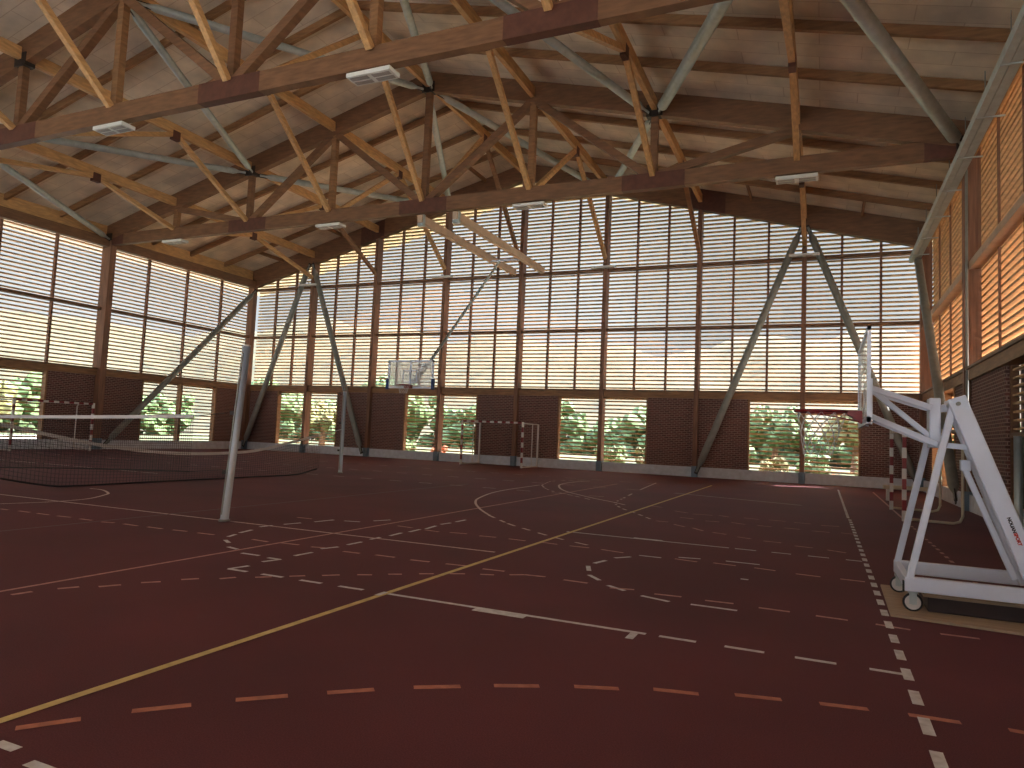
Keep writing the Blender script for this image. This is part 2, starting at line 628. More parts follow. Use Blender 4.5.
# unseen end behind the camera, shaped for its light: open below, slatted above
nw = empty('wall_front', (0, YN, 0), kind='structure')
for k in (-4, -2, 2, 4):
    q = MB()
    NEAR.box(q, k*B-0.12, k*B+0.12, -0.2, 0.2, 0, zt(k*B))
    q.build('wall_post', wood_post, nw)
q = MB()
NEAR.box(q, -HX, HX, -0.12, 0.12, HS-0.3, HS)
q.build('wall_beam', wood_mid, nw)
q = MB()
slats(NEAR, q, -HX, 0, HS, gt)
slats(NEAR, q, 0, HX, HS, gt)
q.build('wall_slats', wood_slat, nw)

# right wall: door and louvre over it, with down pipe
WIN[0] += 1
r = empty('window_%d' % WIN[0], (HX, 15.8, 1.8), kind='structure')
q = MB()
z = 2.0
while z < HS-0.36:
    RIGHT.box(q, 14.72, 17.66, -0.30, -0.18, z, z+0.04)
    z += PITCH_S
q.build('window_slats', wood_slat, r)
q = MB()
for y in (14.72, 16.2, 17.70):
    RIGHT.box(q, y-0.04, y+0.04, -0.30, -0.14, HP-0.1, HS-0.34)
RIGHT.box(q, 14.7, 17.7, -0.35, -0.12, 1.84, 1.94)
q.build('window_frame', wood_dark, r)
q = MB()
RIGHT.box(q, 12.5, 17.72, -0.38, -0.32, 1.84, HS-0.3)
q.build('window_dark_backing', door_dark, r)  # dark sheet added behind the slats, standing in for the darkness beyond
q = MB()
RIGHT.box(q, 17.74, 19.28, -0.24, -0.06, HP, HS-0.34)
q.build('brick_panel', brick, bpy.data.objects['wall_right'])
d = empty('door_1', (HX, 16.2, 0), kind='structure')
q = MB()
RIGHT.box(q, 14.76, 16.17, -0.28, -0.2, 0.0, 1.84)
RIGHT.box(q, 16.23, 17.66, -0.28, -0.2, 0.0, 1.84)
q.build('door_leaf', door_dark, d)
q = MB()
q.cyl((HX-0.10, 15.95, 0.0), (HX-0.10, 15.95, 1.84), 0.07)
tag(q.build('down_pipe', galv, smooth=True), 'vertical grey pipe standing against the dark door on right wall', 'pipe')

# ---------------------------------------------------------------- trusses
def truss(y, label, vis=True):
    T = empty('roof_truss', (0, y, HC), label, 'roof truss', 'timber roof trusses')
    ch = 0.58
    c = MB()
    c.beam((-HX, y, HC+0.08+(ch-0.08)/2), (HX, y, HC+0.08+(ch-0.08)/2), 0.24, ch-0.08)
    c.build('bottom_chord', wood_dark, T)
    for k in (-4, -2, 0, 2, 4):
        p = MB()
        a, b = max(-HX+0.02, k*B-1.0), min(HX-0.02, k*B+1.0)
        p.box((a, y-0.127, HC+0.078), (b, y+0.127, HC+ch+0.004))
        tag(p.build('joint_section', wood_red, T), 'dark red section of the bottom chord at a joint')
    for s in (-1, 1):
        t = MB()
        xe = s*(HX+0.2)
        w = 0.13
        t.hexa([(0, y-w, zt(0)), (xe, y-w, zt(xe)), (xe, y+w, zt(xe)), (0, y+w, zt(0)),
                (0, y-w, zc(0)-.004), (xe, y-w, zc(xe)-.004), (xe, y+w, zc(xe)-.004), (0, y+w, zc(0)-.004)])
        t.build('top_chord', wood_dark, T)
    bz = HC+ch-0.08
    for k in range(-3, 4):
        v = MB()
        v.beam((k*B, y, bz), (k*B, y, zt(k*B)+0.05), 0.22, 0.20, up=(0, 1, 0))
        v.build('vertical', wood_dark if k % 2 == 0 else wood_mid, T)
    for s in (-1, 1):
        for a, b in ((1, 0), (1, 2), (3, 2)):
            v = MB()
            dx = 0.12*(1 if b > a else -1)
            v.beam((s*(a*B+dx), y, zt(a*B)+0.02), (s*(b*B-dx), y, bz), 0.24, 0.22, up=(0, 1, 0))
            v.build('diagonal', wood_dark, T)
    for k in (-4, -2, 0, 2, 4):
        v = MB()
        x = k*B
        dz = zt(x)
        v.box((x-0.26, y-0.15, dz-0.05), (x+0.26, y+0.15, dz+0.34))
        v.build('node_plate', iron, T)
    return T
truss(YT[0], 'middle roof truss, whole bottom chord seen crossing the hall')
truss(YT[1], 'near roof truss, large chord crossing the top left of the view')
truss(YT[2], 'roof truss almost overhead, mostly above the frame')
# gable rafters
for yy, nm in ((D-0.02, 'far'), ):
    for s in (-1, 1):
        t = MB()
        xe = s*(HX+0.2)
        w0, w1 = yy-0.16, yy+0.16
        zl = lambda x: 13.871-(13.871-9.32)/HX*abs(x)+0.06
        t.hexa([(0, w0, zl(0)), (xe, w0, zl(xe)), (xe, w1, zl(xe)), (0, w1, zl(0)),
                (0, w0, zc(0)-.004), (xe, w0, zc(xe)-.004), (xe, w1, zc(xe)-.004), (0, w1, zc(0)-.004)])
        o = t.build('gable_rafter', wood_dark)
        tag(o, 'deep brown sloping rafter on top of far gable wall, %s slope' % ('left' if s < 0 else 'right'), 'rafter', 'gable rafters of the far wall')
        p = MB()
        p.hexa([(s*1.9*B, w0-.01, zl(1.9*B)-.01), (s*1.9*B, w1, zl(1.9*B)-.01), (s*1.9*B, w1, zc(1.9*B)-.01), (s*1.9*B, w0-.01, zc(1.9*B)-.01),
                (s*2.25*B, w0-.01, zl(2.25*B)-.01), (s*2.25*B, w1, zl(2.25*B)-.01), (s*2.25*B, w1, zc(2.25*B)-.01), (s*2.25*B, w0-.01, zc(2.25*B)-.01)])
        p.build('joint_section', wood_red, o)

# secondary rafters
BAYN = {0: 'before the near truss', 1: 'between both visible trusses', 2: 'before the far gable'}
BAYS = [(YT[2], YT[1]), (YT[1], YT[0]), (YT[0], D)]
for bi, (y0, y1) in enumerate(BAYS):
    for j in (1, 2, 3):
        y = y0+(y1-y0)*j/4
        for s in (-1, 1):
            t = MB()
            xe = s*(HX+0.4)
            w = 0.06
            dpt = 0.25
            t.hexa([(0, y-w, zc(0)-dpt), (xe, y-w, zc(xe)-dpt), (xe, y+w, zc(xe)-dpt), (0, y+w, zc(0)-dpt),
                    (0, y-w, zc(0)-.003), (xe, y-w, zc(xe)-.003), (xe, y+w, zc(xe)-.003), (0, y+w, zc(0)-.003)])
            o = t.build('secondary_rafter', wood_mid)
            tag(o, 'slim rafter under %s slope %s, %s one going away' % ('left' if s < 0 else 'right', BAYN[bi], ORD[j]), 'rafter', 'secondary rafters')
# longitudinal purlin girders with struts
POSN = {-3: 'third left of the ridge', -2: 'second left of the ridge', -1: 'first left of the ridge', 0: 'along the ridge', 1: 'first right of the ridge', 2: 'second right of the ridge', 3: 'third right of the ridge'}
bz = HC+0.5
for bi, (y0, y1) in enumerate(BAYS):
    ym = (y0+y1)/2 + (0.75 if bi < 2 else -0.1)
    for k in range(-3, 4):
        x = k*B
        z = zt(x)
        G = empty('purlin_girder', (x, ym, z), 'purlin with slanting struts %s, %s' % (BAYN[bi], POSN[k]), 'purlin', 'lengthwise purlin girders')
        g = MB()
        ztop = zc(x)-0.25
        g.box((x-0.08, y0+0.14, ztop-0.36), (x+0.08, y1-0.16, ztop))
        g.build('purlin', wood_light, G)
        zb = ztop-0.36
        s1 = MB()
        s1.beam((x, y0+0.16, bz), (x, ym-0.06, zb-0.02), 0.16, 0.16)
        s1.build('strut', wood_light, G)
        s2 = MB()
        if bi < 2:
            s2.beam((x, y1-0.16, bz), (x, ym+0.06, zb-0.02), 0.16, 0.16)
        else:
            s2.beam((x, y1-0.18, 9.75), (x, ym+0.06, zb-0.02), 0.16, 0.16)
        s2.build('strut', wood_light if k % 2 or bi < 2 else wood_mid, G)
        nn = MB()
        nn.box((x-0.085, ym-0.16, zb-0.22), (x+0.085, ym+0.16, zb+0.12))
        nn.build('joint_plate', wood_red, G)
# short noggings by the far gable
for s in (-1, 1):
    for i in range(1, 8):
        x = s*(i*B/2)
        if i % 2 == 0:
            continue
        t = MB()
        y0, y1 = D-2.25, D-0.2
        t.box((x-0.04, y0, zc(x)-0.20), (x+0.04, y1, zc(x)-0.02))
        o = t.build('nogging', wood_mid)
        tag(o, 'short timber nogging against far gable rafter, %s from ridge on %s slope' % (ORD[(i+1)//2], 'left' if s < 0 else 'right'), 'nogging', 'short noggings by the far gable')

# galvanised wind bracing in the roof plane
def brace(p, q, label, r=0.085, mat=None, grp='roof bracing tubes', r_end=None):
    p = Vector(p); q = Vector(q)
    d = (q-p).normalized()
    b = MB()
    b.tube([p, p+d*0.25, p+d*0.5, q-d*0.5, q-d*0.25, q], [0.05, 0.05, r, r, 0.05, 0.05], 16)
    o = b.build('steel_brace', mat or galv, smooth=True)
    tag(o, label, 'steel brace', grp)
    for e, dd in ((p, d), (q, -d)):
        MB().beam(e-dd*0.08, e+dd*0.36, 0.03, 0.16).build('fork_plate', iron, o)
def nodeT(k, i):
    x = k*B
    return Vector((x, YT[i], zt(x)+0.05))
kn = {-4: 'left wall', -3: 'third node left', -2: 'second node left', -1: 'first node left', 0: 'ridge', 1: 'first node right', 2: 'second node right', 3: 'third node right', 4: 'right wall'}
for k in (-4, -2, 0, 2, 4):
    for dk in (-1, 1):
        k2 = k+dk
        if abs(k2) > 3:
            continue
        a = nodeT(k, 0)+Vector((dk*0.18, -0.22, 0)); b = nodeT(k2, 1)+Vector((-dk*0.18, 0.22, 0))
        brace(a, b, 'roof tube from middle truss %s to near truss %s' % (kn[k], kn[k2]), r=0.165 if k2 == 3 else 0.12)
        a2 = nodeT(k, 2)+Vector((dk*0.18, 0.22, 0)); b2 = nodeT(k2, 1)+Vector((-dk*0.18, -0.22, 0))
        if k in (-2, 0, -4):
            brace(a2, b2, 'roof tube from overhead truss %s to near truss %s' % (kn[k], kn[k2]), r=0.10)
for k, k2 in ((0, 1), (2, 1), (0, -1), (-2, -1)):
    dk = 1 if k2 > k else -1
    a = nodeT(k, 0)+Vector((dk*0.18, 0.22, 0))
    b = Vector((k2*B-dk*0.18, D-0.25, zt(k2*B)+0.03))
    brace(a, b, 'roof tube from middle truss %s to far gable %s' % (kn[k], kn[k2]), r=0.13)
# wall bracing tubes
def foot(x, y, parent=None):
    pass
for s, nm in ((-1, 'left'), (1, 'right')):
    top = Vector((s*3*B, D-0.32, 10.45))
    for kk, wd in ((2, 'inner'), (4, 'outer')):
        bx = s*(kk*B) + (s*-0.2 if kk == 4 else s*0.12)
        brace((top.x+(0.12 if kk*s > 3*s else -0.12), top.y, top.z), (bx, D-0.34, 0.22), 'grey steel brace on far wall, %s leg of the %s-hand inverted V' % (wd, nm), r=0.145, mat=galv_dark, grp='far wall bracing')
    xw = s*(HX-(0.42 if s < 0 else 0.24))
    brace((xw, D-0.45, 9.1), (xw, YT[0]+0.25, 0.24), 'grey steel brace slanting along %s wall from corner top to column foot' % nm, r=0.14, mat=galv_dark, grp='side wall bracing')

# galvanised tray along the right eave
galv_tray = M('bright galvanised tray', (0.50, 0.56, 0.55), 0.55, metal=0.1, var=0.1, scale=5)
tr = empty('cable_tray', (HX-0.45, 18, 8.75), 'twin galvanised steel tray running along right wall below the eave', 'cable tray')
q = MB()
q.beam((HX-0.44, 4, 8.78), (HX-0.44, D-0.5, 8.78), 0.14, 0.20)
q.build('tray_rail', galv_tray, tr)
q = MB()
q.beam((HX-0.24, 4, 8.80), (HX-0.24, D-0.5, 8.80), 0.18, 0.12)
q.build('tray_channel', galv_tray, tr)
for y in (8.8, 11, 12.6, 15, 17.3, 19.6, 22, 24.4, 26.8, 29):
    q = MB()
    q.box((HX-0.52, y, 8.66), (HX+0.02, y+0.04, 8.69))
    q.build('tray_bracket', galv, tr)
    q = MB()
    q.cyl((HX-0.34, y, 8.86), (HX-0.34, y, 9.7), 0.012, 6)
    q.build('hanger_rod', galv_dark, tr)

# luminaires
def lamp(x, y, z, label, l=1.15, w=0.42):
    T = empty('ceiling_lamp', (x, y, z), label, 'lamp', 'rectangular hall lamps')
    q = MB()
    q.box((x-l/2, y-w/2, z-0.05), (x+l/2, y+w/2, z+0.05))
    q.build('housing', lamp_white, T, bevel=0.008)
    for a in (-1, 1):
        q = MB()
        q.box((x+a*l/4-l/4+0.06, y-w/2+0.06, z-0.062), (x+a*l/4+l/4-0.06, y-0.03, z-0.048))
        q.box((x+a*l/4-l/4+0.06, y+0.03, z-0.062), (x+a*l/4+l/4-0.06, y+w/2-0.06, z-0.048))
        q.build('reflector', lamp_grey, T)
    q = MB()
    q.cyl((x, y, z+0.04), (x, y, z+0.14), 0.03, 8)
    q.build('stem', iron, T)
for i, y in ((0, YT[0]), (1, YT[1])):
    for k in (-3, -1, 1, 3):
        if i == 1 and k in (-3, 3):
            continue
        x = k*B
        lamp(x, y, HC-0.05, 'white rectangular lamp under %s truss, %s' % (('middle', 'near')[i], kn[k]+' of the ridge' if k else 'ridge'))
for k in (-3, -1, 1, 3):
    lamp(k*B, D-0.42, 9.27, 'white rectangular lamp high on far gable wall, %s post from left corner' % ORD[k+4], w=0.25)

# ---------------------------------------------------------------- ceiling hung basketball goal
for x, nm in ((-0.08, 'left'), (1.38, 'right')):
    q = MB()
    q.beam((x, YT[0]-0.12, 9.20), (x, D-0.75, 9.20), 0.20, 0.28)
    o = q.build('hanger_beam', wood_beam)
    tag(o, 'pale timber hanger beam from middle truss to far gable, the %s one of the pair' % nm, 'beam', 'pale hanger beams')
    q = MB()
    for y in (YT[0]-0.06,):
        q.box((x-0.13, y, 8.93), (x+0.13, y+0.12, 9.36))
    q.build('hanger_strap', galv, o)
by = 21.0
bx, bw, b0, b1 = 0.17, 1.86, 2.93, 3.93
H = empty('hung_basketball_goal', (bx, by, b0), 'transparent basketball backboard with rim, hung by a long tube from hanger beams', 'basketball hoop')
q = MB(); q.box((bx-bw/2+.03, by-0.01, b0+.03), (bx+bw/2-.03, by+0.01, b1-.03)); q.build('backboard', acrylic, H)
q = MB()
for a, b in (((bx-bw/2, b0), (bx+bw/2, b0+.07)), ((bx-bw/2, b1-.06), (bx+bw/2, b1)), ((bx-bw/2, b0), (bx-bw/2+.06, b1)), ((bx+bw/2-.06, b0), (bx+bw/2, b1)), ((bx-.03, b0), (bx+.03, b1))):
    q.box((a[0], by-0.03, a[1]), (b[0], by+0.03, b[1]))
q.build('board_frame', white_paint, H)
q = MB()
for a, b in (((-.3, .2), (.3, .24)), ((-.3, .62), (.3, .66)), ((-.3, .2), (-.26, .66)), ((.26, .2), (.3, .66))):
    q.box((bx+a[0], by-0.036, b0+a[1]), (bx+b[0], by-0.030, b0+b[1]))
q.build('target_square', white_paint, H)
for s in (-1, 1):
    q = MB(); q.box((bx+s*(bw/2+0.0)-0.045, by-0.06, b0-0.03), (bx+s*(bw/2)+0.045, by+0.05, b0+0.34)); tag(q.build('corner_pad', blue_pad, H), 'blue foam pad on lower corner')
def rim(cx, cy, cz, rr, ax, parent, mat=red_paint):
    q = MB()
    q.tube([(cx+rr*math.cos(t*math.pi/12), cy+rr*math.sin(t*math.pi/12), cz) for t in range(24)], 0.014, 8, close=True)
    q.build('rim', mat, parent, smooth=True)
rx, ry, rz = bx, by-0.40, b0+0.10
rim(rx, ry, rz, 0.225, None, H)
q = MB(); q.box((bx-.13, by-.18, rz-.1), (bx+.13, by-.03, rz+.02)); q.build('rim_bracket', red_paint, H)
def hoop_net(cx, cy, cz, rr, ln, parent, r=0.006, n=12, rows=6, skew=(0, 0)):
    q = MB()
    def pt(i, j):
        t = 2*math.pi*(i+0.5*(j % 2))/n
        f = 1-0.45*(j/rows)**0.8
        return (cx+rr*f*math.cos(t)+skew[0]*j/rows, cy+rr*f*math.sin(t)+skew[1]*j/rows, cz-ln*j/rows)
    for j in range(rows):
        for i in range(n):
            if j % 2 == 0:
                q.cyl(pt(i, j), pt(i, j+1), r, 4); q.cyl(pt(i, j), pt(i-1, j+1), r, 4)
            else:
                q.cyl(pt(i, j), pt(i, j+1), r, 4); q.cyl(pt(i, j), pt(i+1, j+1), r, 4)
    q.build('net', net_white, parent)
hoop_net(rx, ry, rz, 0.22, 0.30, H, 0.003)
q = MB(); q.cyl((0.36, 27.5, 9.10), (bx+0.35, by+0.15, 3.45), 0.055, 10); q.cyl((bx+0.35, by+0.15, 3.45), (bx+.1, by+0.05, b0+.15), 0.05); q.build('brace_tube', galv, H, smooth=True)
q = MB(); q.cyl((2.75/1.9, 24.6, 6.35), (bx+0.55, by+0.1, 3.5), 0.001, 4)
q = MB(); q.beam((bx-0.02, by+0.09, b0+0.2), (bx+0.55, by+0.09, b1-0.1), 0.05, 0.06); q.build('back_stiffener', white_paint, H)
q = MB(); q.cyl((-0.08, 27.4, 9.08), (1.38, 27.4, 9.08), 0.05, 10); q.build('cross_tube', white_paint, H, smooth=True)

# ---------------------------------------------------------------- handball goals
def goal(origin, u, n, label, w=3.1, h=2.05, dp=1.05, name='handball_goal', rear='full', rmat=None):
    """u along the mouth, n into the goal"""
    O = Vector(origin); u = Vector(u); n = Vector(n)
    T = empty(name, tuple(O), label, 'goal', 'small handball goals')
    def P(a, b, z):
        return O+u*a+n*b+Vector((0, 0, z))
    def striped(p, q, name, k, start):
        p = Vector(p); q = Vector(q)
        d = q-p
        o = MB().beam(p, q, 0.078, 0.078, up=tuple(n)).build(name, red_paint, T)
        for i in range(k):
            if (i+start) % 2:
                MB().beam(p+d*(i/k), p+d*((i+1)/k), 0.082, 0.082, up=tuple(n)).build('white_band', goal_white, o)
    striped(P(-w/2, 0, 0), P(-w/2, 0, h), 'goalpost', 9, 1)
    striped(P(w/2, 0, 0), P(w/2, 0, h), 'goalpost', 9, 1)
    striped(P(-w/2+0.04, 0, h-0.04), P(w/2-0.04, 0, h-0.04), 'crossbar', 15, 0)
    rm = rmat or goal_white
    if rear == 'full':
        for s in (-1, 1):
            q = MB(); q.beam(P(s*w/2, dp, 0), P(s*w/2, dp, h-0.06), 0.07, 0.07, up=tuple(n)); q.build('rear_post', rm, T)
            q = MB(); q.beam(P(s*w/2, 0.04, h-0.06), P(s*w/2, dp, h-0.06), 0.045, 0.045); q.build('top_bar', rm, T)
            q = MB(); q.beam(P(s*w/2, 0.04, 0.03), P(s*w/2, dp, 0.03), 0.05, 0.05); q.build('ground_bar', rm, T)
            q = MB(); q.beam(P(s*w/2, dp*0.62, 0.03), P(s*w/2, dp*0.62, h-0.08), 0.03, 0.03, up=tuple(n)); q.build('net_bar', rm, T)
    else:
        for s in (-1, 1):
            q = MB()
            q.tube([P(s*w/2, 0.02, 0.05), P(s*w/2, dp-0.16, 0.03), P(s*w/2, dp-0.05, 0.07), P(s*w/2, dp, 0.18), P(s*w/2, dp, h-0.16), P(s*w/2, dp-0.08, h-0.05), P(s*w/2, 0.02, h-0.04)], 0.028, 8)
            q.build('side_hoop', rm, T, smooth=True)
        q = MB(); q.cyl(P(-w/2, dp-0.05, h-0.05), P(w/2, dp-0.05, h-0.05), 0.025, 8); q.build('rear_top_bar', rm, T)
    return T
goal((-0.31, 28.85, 0), (1, 0, 0), (0, 1, 0), 'small handball goal with white rear frame, before the far gable wall', w=3.05, dp=1.85)
goal((-15.3, 18.66, 0), (0, 1, 0), (-1, 0, 0), 'small handball goal with red and white posts by the left wall, behind the nets', w=3.25, rear='hoop')
goal((15.05, 18.5, 0), (0, 1, 0), (1, 0, 0), 'small handball goal with cream side hoops by right wall, behind the basketball stand', w=3.05, h=1.98, dp=1.05, rear='hoop', rmat=cream)

# low white bench behind the right goal
T = empty('low_bench', (15.7, 23.7, 0), 'low white bench on the floor behind the right hand goal', 'bench')
q = MB(); q.box((15.12, 23.5, 0.34), (16.45, 23.85, 0.44)); q.build('bench_top', cream, T, bevel=0.01)
for x in (15.25, 16.3):
    q = MB(); q.box((x-0.05, 23.54, 0), (x+0.05, 23.81, 0.35)); q.build('leg', goal_white, T)

# ---------------------------------------------------------------- nets and net posts
def net_post(x, y, h, label, r=0.06, lean=(0.0, 0.0)):
    T = empty('net_post', (x, y, 0), label, 'net post', 'white net posts')
    top = Vector((x+lean[0], y+lean[1], h))
    q = MB(); q.tube([(x, y, 0.0), tuple(top)], r, 20)
    q.build('pole', post_paint, T, smooth=True)
    q = MB(); q.cyl((x, y, 0), (x, y, 0.03), r*1.35, 20); q.build('floor_collar', galv_dark, T)
    q = MB(); q.cyl(top, top+Vector((0, 0, 0.02)), r*1.02, 20); q.build('cap', goal_white, T)
    for z in (0.72, 1.6):
        c = Vector((x, y, 0)).lerp(top, z/h)
        q = MB(); q.box((c.x-r-0.09, c.y-0.02, z-0.03), (c.x-r+0.01, c.y+0.02, z+0.03)); q.build('hook', iron, T)
    q = MB(); q.beam(Vector((x, y-r-0.004, 0.1)), top+Vector((0, -r-0.004, -0.1)), 0.02, 0.02, up=(0, 1, 0)); q.build('slot_rail', galv_dark, T)
net_post(5.40, 7.88, 2.60, 'tall pale net post in the middle of the court, nearer of the two', lean=(0.20, 0.0))
net_post(-0.67, 18.47, 2.60, 'thin white net post farther away, before the far wall', r=0.06)

def interp(tab, t):
    for (a, va), (b, vb) in zip(tab, tab[1:]):
        if a <= t <= b:
            k = (t-a)/(b-a)
            return va+(vb-va)*k
    return tab[-1][1] if t > tab[-1][0] else tab[0][1]

def smooth_tab(tab, n=24):
    # Catmull-Rom resampling
    out = []
    P = [tab[0]]+tab+[tab[-1]]
    for i in range(1, len(P)-2):
        p0, p1, p2, p3 = P[i-1], P[i], P[i+1], P[i+2]
        for j in range(6):
            t = j/6
            v = 0.5*((2*p1[1])+(-p0[1]+p2[1])*t+(2*p0[1]-5*p1[1]+4*p2[1]-p3[1])*t*t+(-p0[1]+3*p1[1]-3*p2[1]+p3[1])*t**3)
            out.append((p1[0]+(p2[0]-p1[0])*t, v))
    out.append(tab[-1])
    return out

def sheet_net(fn, t0, t1, top, bot, rows, cell, label, name, tape=0.05, rope=0.012, tapew=0.05, cordr=0.0026, cord_to=None):
    """fn(t, z) gives a point; top and bot are height tables over t"""
    top = smooth_tab(top); bot = smooth_tab(bot)
    c = fn((t0+t1)/2, 0)
    T = empty(name, c, label, 'net')
    N = int((t1-t0)/cell)
    ts = [t0+(t1-t0)*i/N for i in range(N+1)]
    q = MB()
    for i, t in enumerate(ts):
        a = Vector(fn(t, interp(bot, t))); b = Vector(fn(t, interp(top, t)))
        q.tube([a, b], cordr, 3)
    st = max(1, N//40)
    for j in range(1, rows):
        pts = []
        for t in ts[::st]+[ts[-1]]:
            zb, z1 = interp(bot, t), interp(top, t)
            pts.append(fn(t, zb+(z1-zb)*j/rows))
        pts = [pts[0]]+[p for a, p in zip(pts, pts[1:]) if (Vector(a)-Vector(p)).length > 1e-4]
        q.tube(pts, cordr, 3)
    q.build('mesh', net_black, T)
    q = MB()
    for a, b in zip(ts[::st], (ts[st::st])):
        za, zb = interp(top, a), interp(top, b)
        pa, pb = fn(a, za), fn(b, zb)
        q.beam(pa, pb, 0.012, tape)
    q.build('top_tape', net_white, T)
    q = MB()
    pts = [fn(t, interp(bot, t)) for t in ts[::st]]
    q.tube(pts, rope, 5)
    q.build('bottom_rope', net_black, T)
    return T
T = sheet_net(lambda t, z: (t, 7.88, z), -1.2, 4.62,
          [(-1.2, 1.36), (-0.2, 1.39), (1.5, 1.43), (3.2, 1.48), (4.62, 1.53)],
          [(-1.2, 0.44), (0, 0.48), (1.6, 0.56), (3.3, 0.63), (4.62, 0.68)], 22, 0.045,
          'short dark net with white top tape tied to the nearer pale post', 'badminton_net', tape=0.055, rope=0.011)
q = MB(); q.tube([(4.62, 7.88, 1.53), (5.30, 7.88, 1.6)], 0.006, 5); q.tube([(4.62, 7.88, 0.68), (5.30, 7.88, 0.75)], 0.005, 5)
q.build('tie_cord', net_black, T)
T = sheet_net(lambda t, z: (-0.67, t, z), 7.2, 17.4,
          [(7.2, 1.33), (8.2, 1.23), (9.3, 1.02), (10.2, 0.86), (11.4, 0.72), (12.6, 0.66), (13.8, 0.67), (14.9, 0.75), (16.5, 1.03), (17.4, 1.19)],
          [(7.2, 0.4), (8.25, 0.23), (8.8, 0.11), (9.4, 0.02), (11.5, 0.02), (14.6, 0.02), (16.5, 0.03), (17.4, 0.18)], 12, 0.08,
          'long sagging dark net with white tape, its lower rope resting on the floor', 'volleyball_net', tape=0.07, rope=0.018, cordr=0.0036)
q = MB(); q.tube([(-0.67, 17.4, 1.19), (-0.67, 18.41, 1.40)], 0.012, 5)
q.build('tie_cord', net_white, T)

# ---------------------------------------------------------------- plywood and ballast
q = MB(); q.hexa([(14.04, 7.12, 0.004), (16.7, 6.85, 0.004), (16.7, 8.7, 0.004), (14.06, 8.62, 0.004), (14.04, 7.12, 0.024), (16.7, 6.85, 0.024), (16.7, 8.7, 0.024), (14.06, 8.62, 0.024)])
tag(q.build('plywood_sheet', plywood), 'tan plywood sheet on the floor under the mobile basketball stand', 'plywood')

# ---------------------------------------------------------------- mobile basketball stand
T = empty('basketball_stand', (14.6, 7.8, 0), 'white wheeled basketball stand with folded arm and clear backboard, at the right', 'basketball stand')
YF, YR = 7.30, 8.32
XB0, XB1 = 14.16, 16.3
for y, nm in ((YF, 'front'), (YR, 'rear')):
    q = MB(); q.box((XB0, y-0.035, 0.213), (XB1, y+0.035, 0.34)); q.build('base_beam', white_paint, T, bevel=0.008)
for x in (XB0+0.03, XB1-0.03):
    q = MB(); q.box((x-0.03, YF+0.04, 0.23), (x+0.03, YR-0.04, 0.33)); q.build('base_cross_beam', white_paint, T, bevel=0.006)
q = MB(); q.box((XB0-0.012, YF-0.03, 0.205), (XB0, YF+0.03, 0.30)); q.build('end_cap', rubber, T)
for (x, y) in ((XB0+0.075, YF+0.08), (XB0+0.04, YR-0.05), (XB1-0.1, YF+0.08), (XB1-0.1, YR-0.05)):
    q = MB(); q.box((x-0.035, y-0.035, 0.185), (x+0.035, y+0.035, 0.216)); q.box((x-0.03, y-0.033, 0.09), (x+0.03, y-0.026, 0.19)); q.box((x-0.03, y+0.026, 0.09), (x+0.03, y+0.033, 0.19))
    fk = q.build('caster_fork', galv, T)
    z0 = 0.024
    R = 0.08
    zc0 = z0+R
    q = MB(); q.tube([(x+R*0.86*math.cos(t*math.pi/12), y, zc0+R*0.86*math.sin(t*math.pi/12)) for t in range(24)], 0.013, 8, close=True)
    ty = q.build('tyre', rubber, T, smooth=True)
    q = MB(); q.cyl((x, y-0.016, zc0), (x, y+0.016, zc0), R*0.80, 24); q.build('wheel_disc', goal_white, ty)
    q = MB(); q.cyl((x, y-0.036, zc0), (x, y+0.036, zc0), 0.018, 12); q.build('axle', galv, ty)
XT, ZT = 14.575, 1.93
yf2, yr2 = 7.42, 8.02
# slim front legs
q = MB(); q.beam((XB0+0.045, YF, 0.33), (XT-0.01, yf2, ZT), 0.055, 0.06, up=(1, 0, 0)); q.build('front_leg', white_paint, T, bevel=0.01)
q = MB(); q.beam((XB0+0.035, YR, 0.33), (XT-0.08, yr2, ZT-0.05), 0.055, 0.06, up=(1, 0, 0)); q.build('front_leg', white_paint, T, bevel=0.01)
# wide rear arms
for y0, y1, dx in ((YF+0.02, yf2-0.04, 0), (7.80, 7.76, 0.0)):
    q = MB(); q.beam((15.17, y0, 0.30), (XT+0.0, y1, ZT+0.03), 0.05, 0.15 if y0 < 7.6 else 0.10, up=(1, 0, 0.4)); arm = q.build('rear_arm', white_paint, T, bevel=0.012)
    q = MB(); q.cyl((XT+0.01, y1-0.06, ZT-0.03), (XT+0.01, y1-0.02, ZT-0.03), 0.018, 10); q.build('bolt', galv_dark, arm)
    if y0 == YF+0.02:
        ARM = arm
# inner gas spring / lever
q = MB(); q.beam((14.66, 7.62, 1.36), (15.05, 7.62, 0.36), 0.05, 0.05, up=(1, 0, 0)); q.build('lift_strut', white_paint, T, bevel=0.006)
q = MB(); q.box((14.64, 7.58, 1.30), (14.72, 7.66, 1.40)); q.build('strut_bracket', white_paint, T, bevel=0.006)
for z, xx in ((1.53, 14.45),):
    q = MB(); q.beam((14.46, 7.45, z), (14.72, 7.45, z-0.02), 0.04, 0.05); q.build('tie_bar', white_paint, T, bevel=0.005)
q = MB(); q.cyl((XT-0.01, yf2-0.05, ZT-0.03), (XT-0.01, yr2+0.05, ZT-0.03), 0.035, 14); q.build('pivot_axle', white_paint, T, smooth=True)
q = MB(); q.beam((XT-0.16, 7.66, ZT-0.07), (XT, 7.66, ZT-0.05), 0.06, 0.07); q.build('pivot_link', white_paint, T, bevel=0.006)
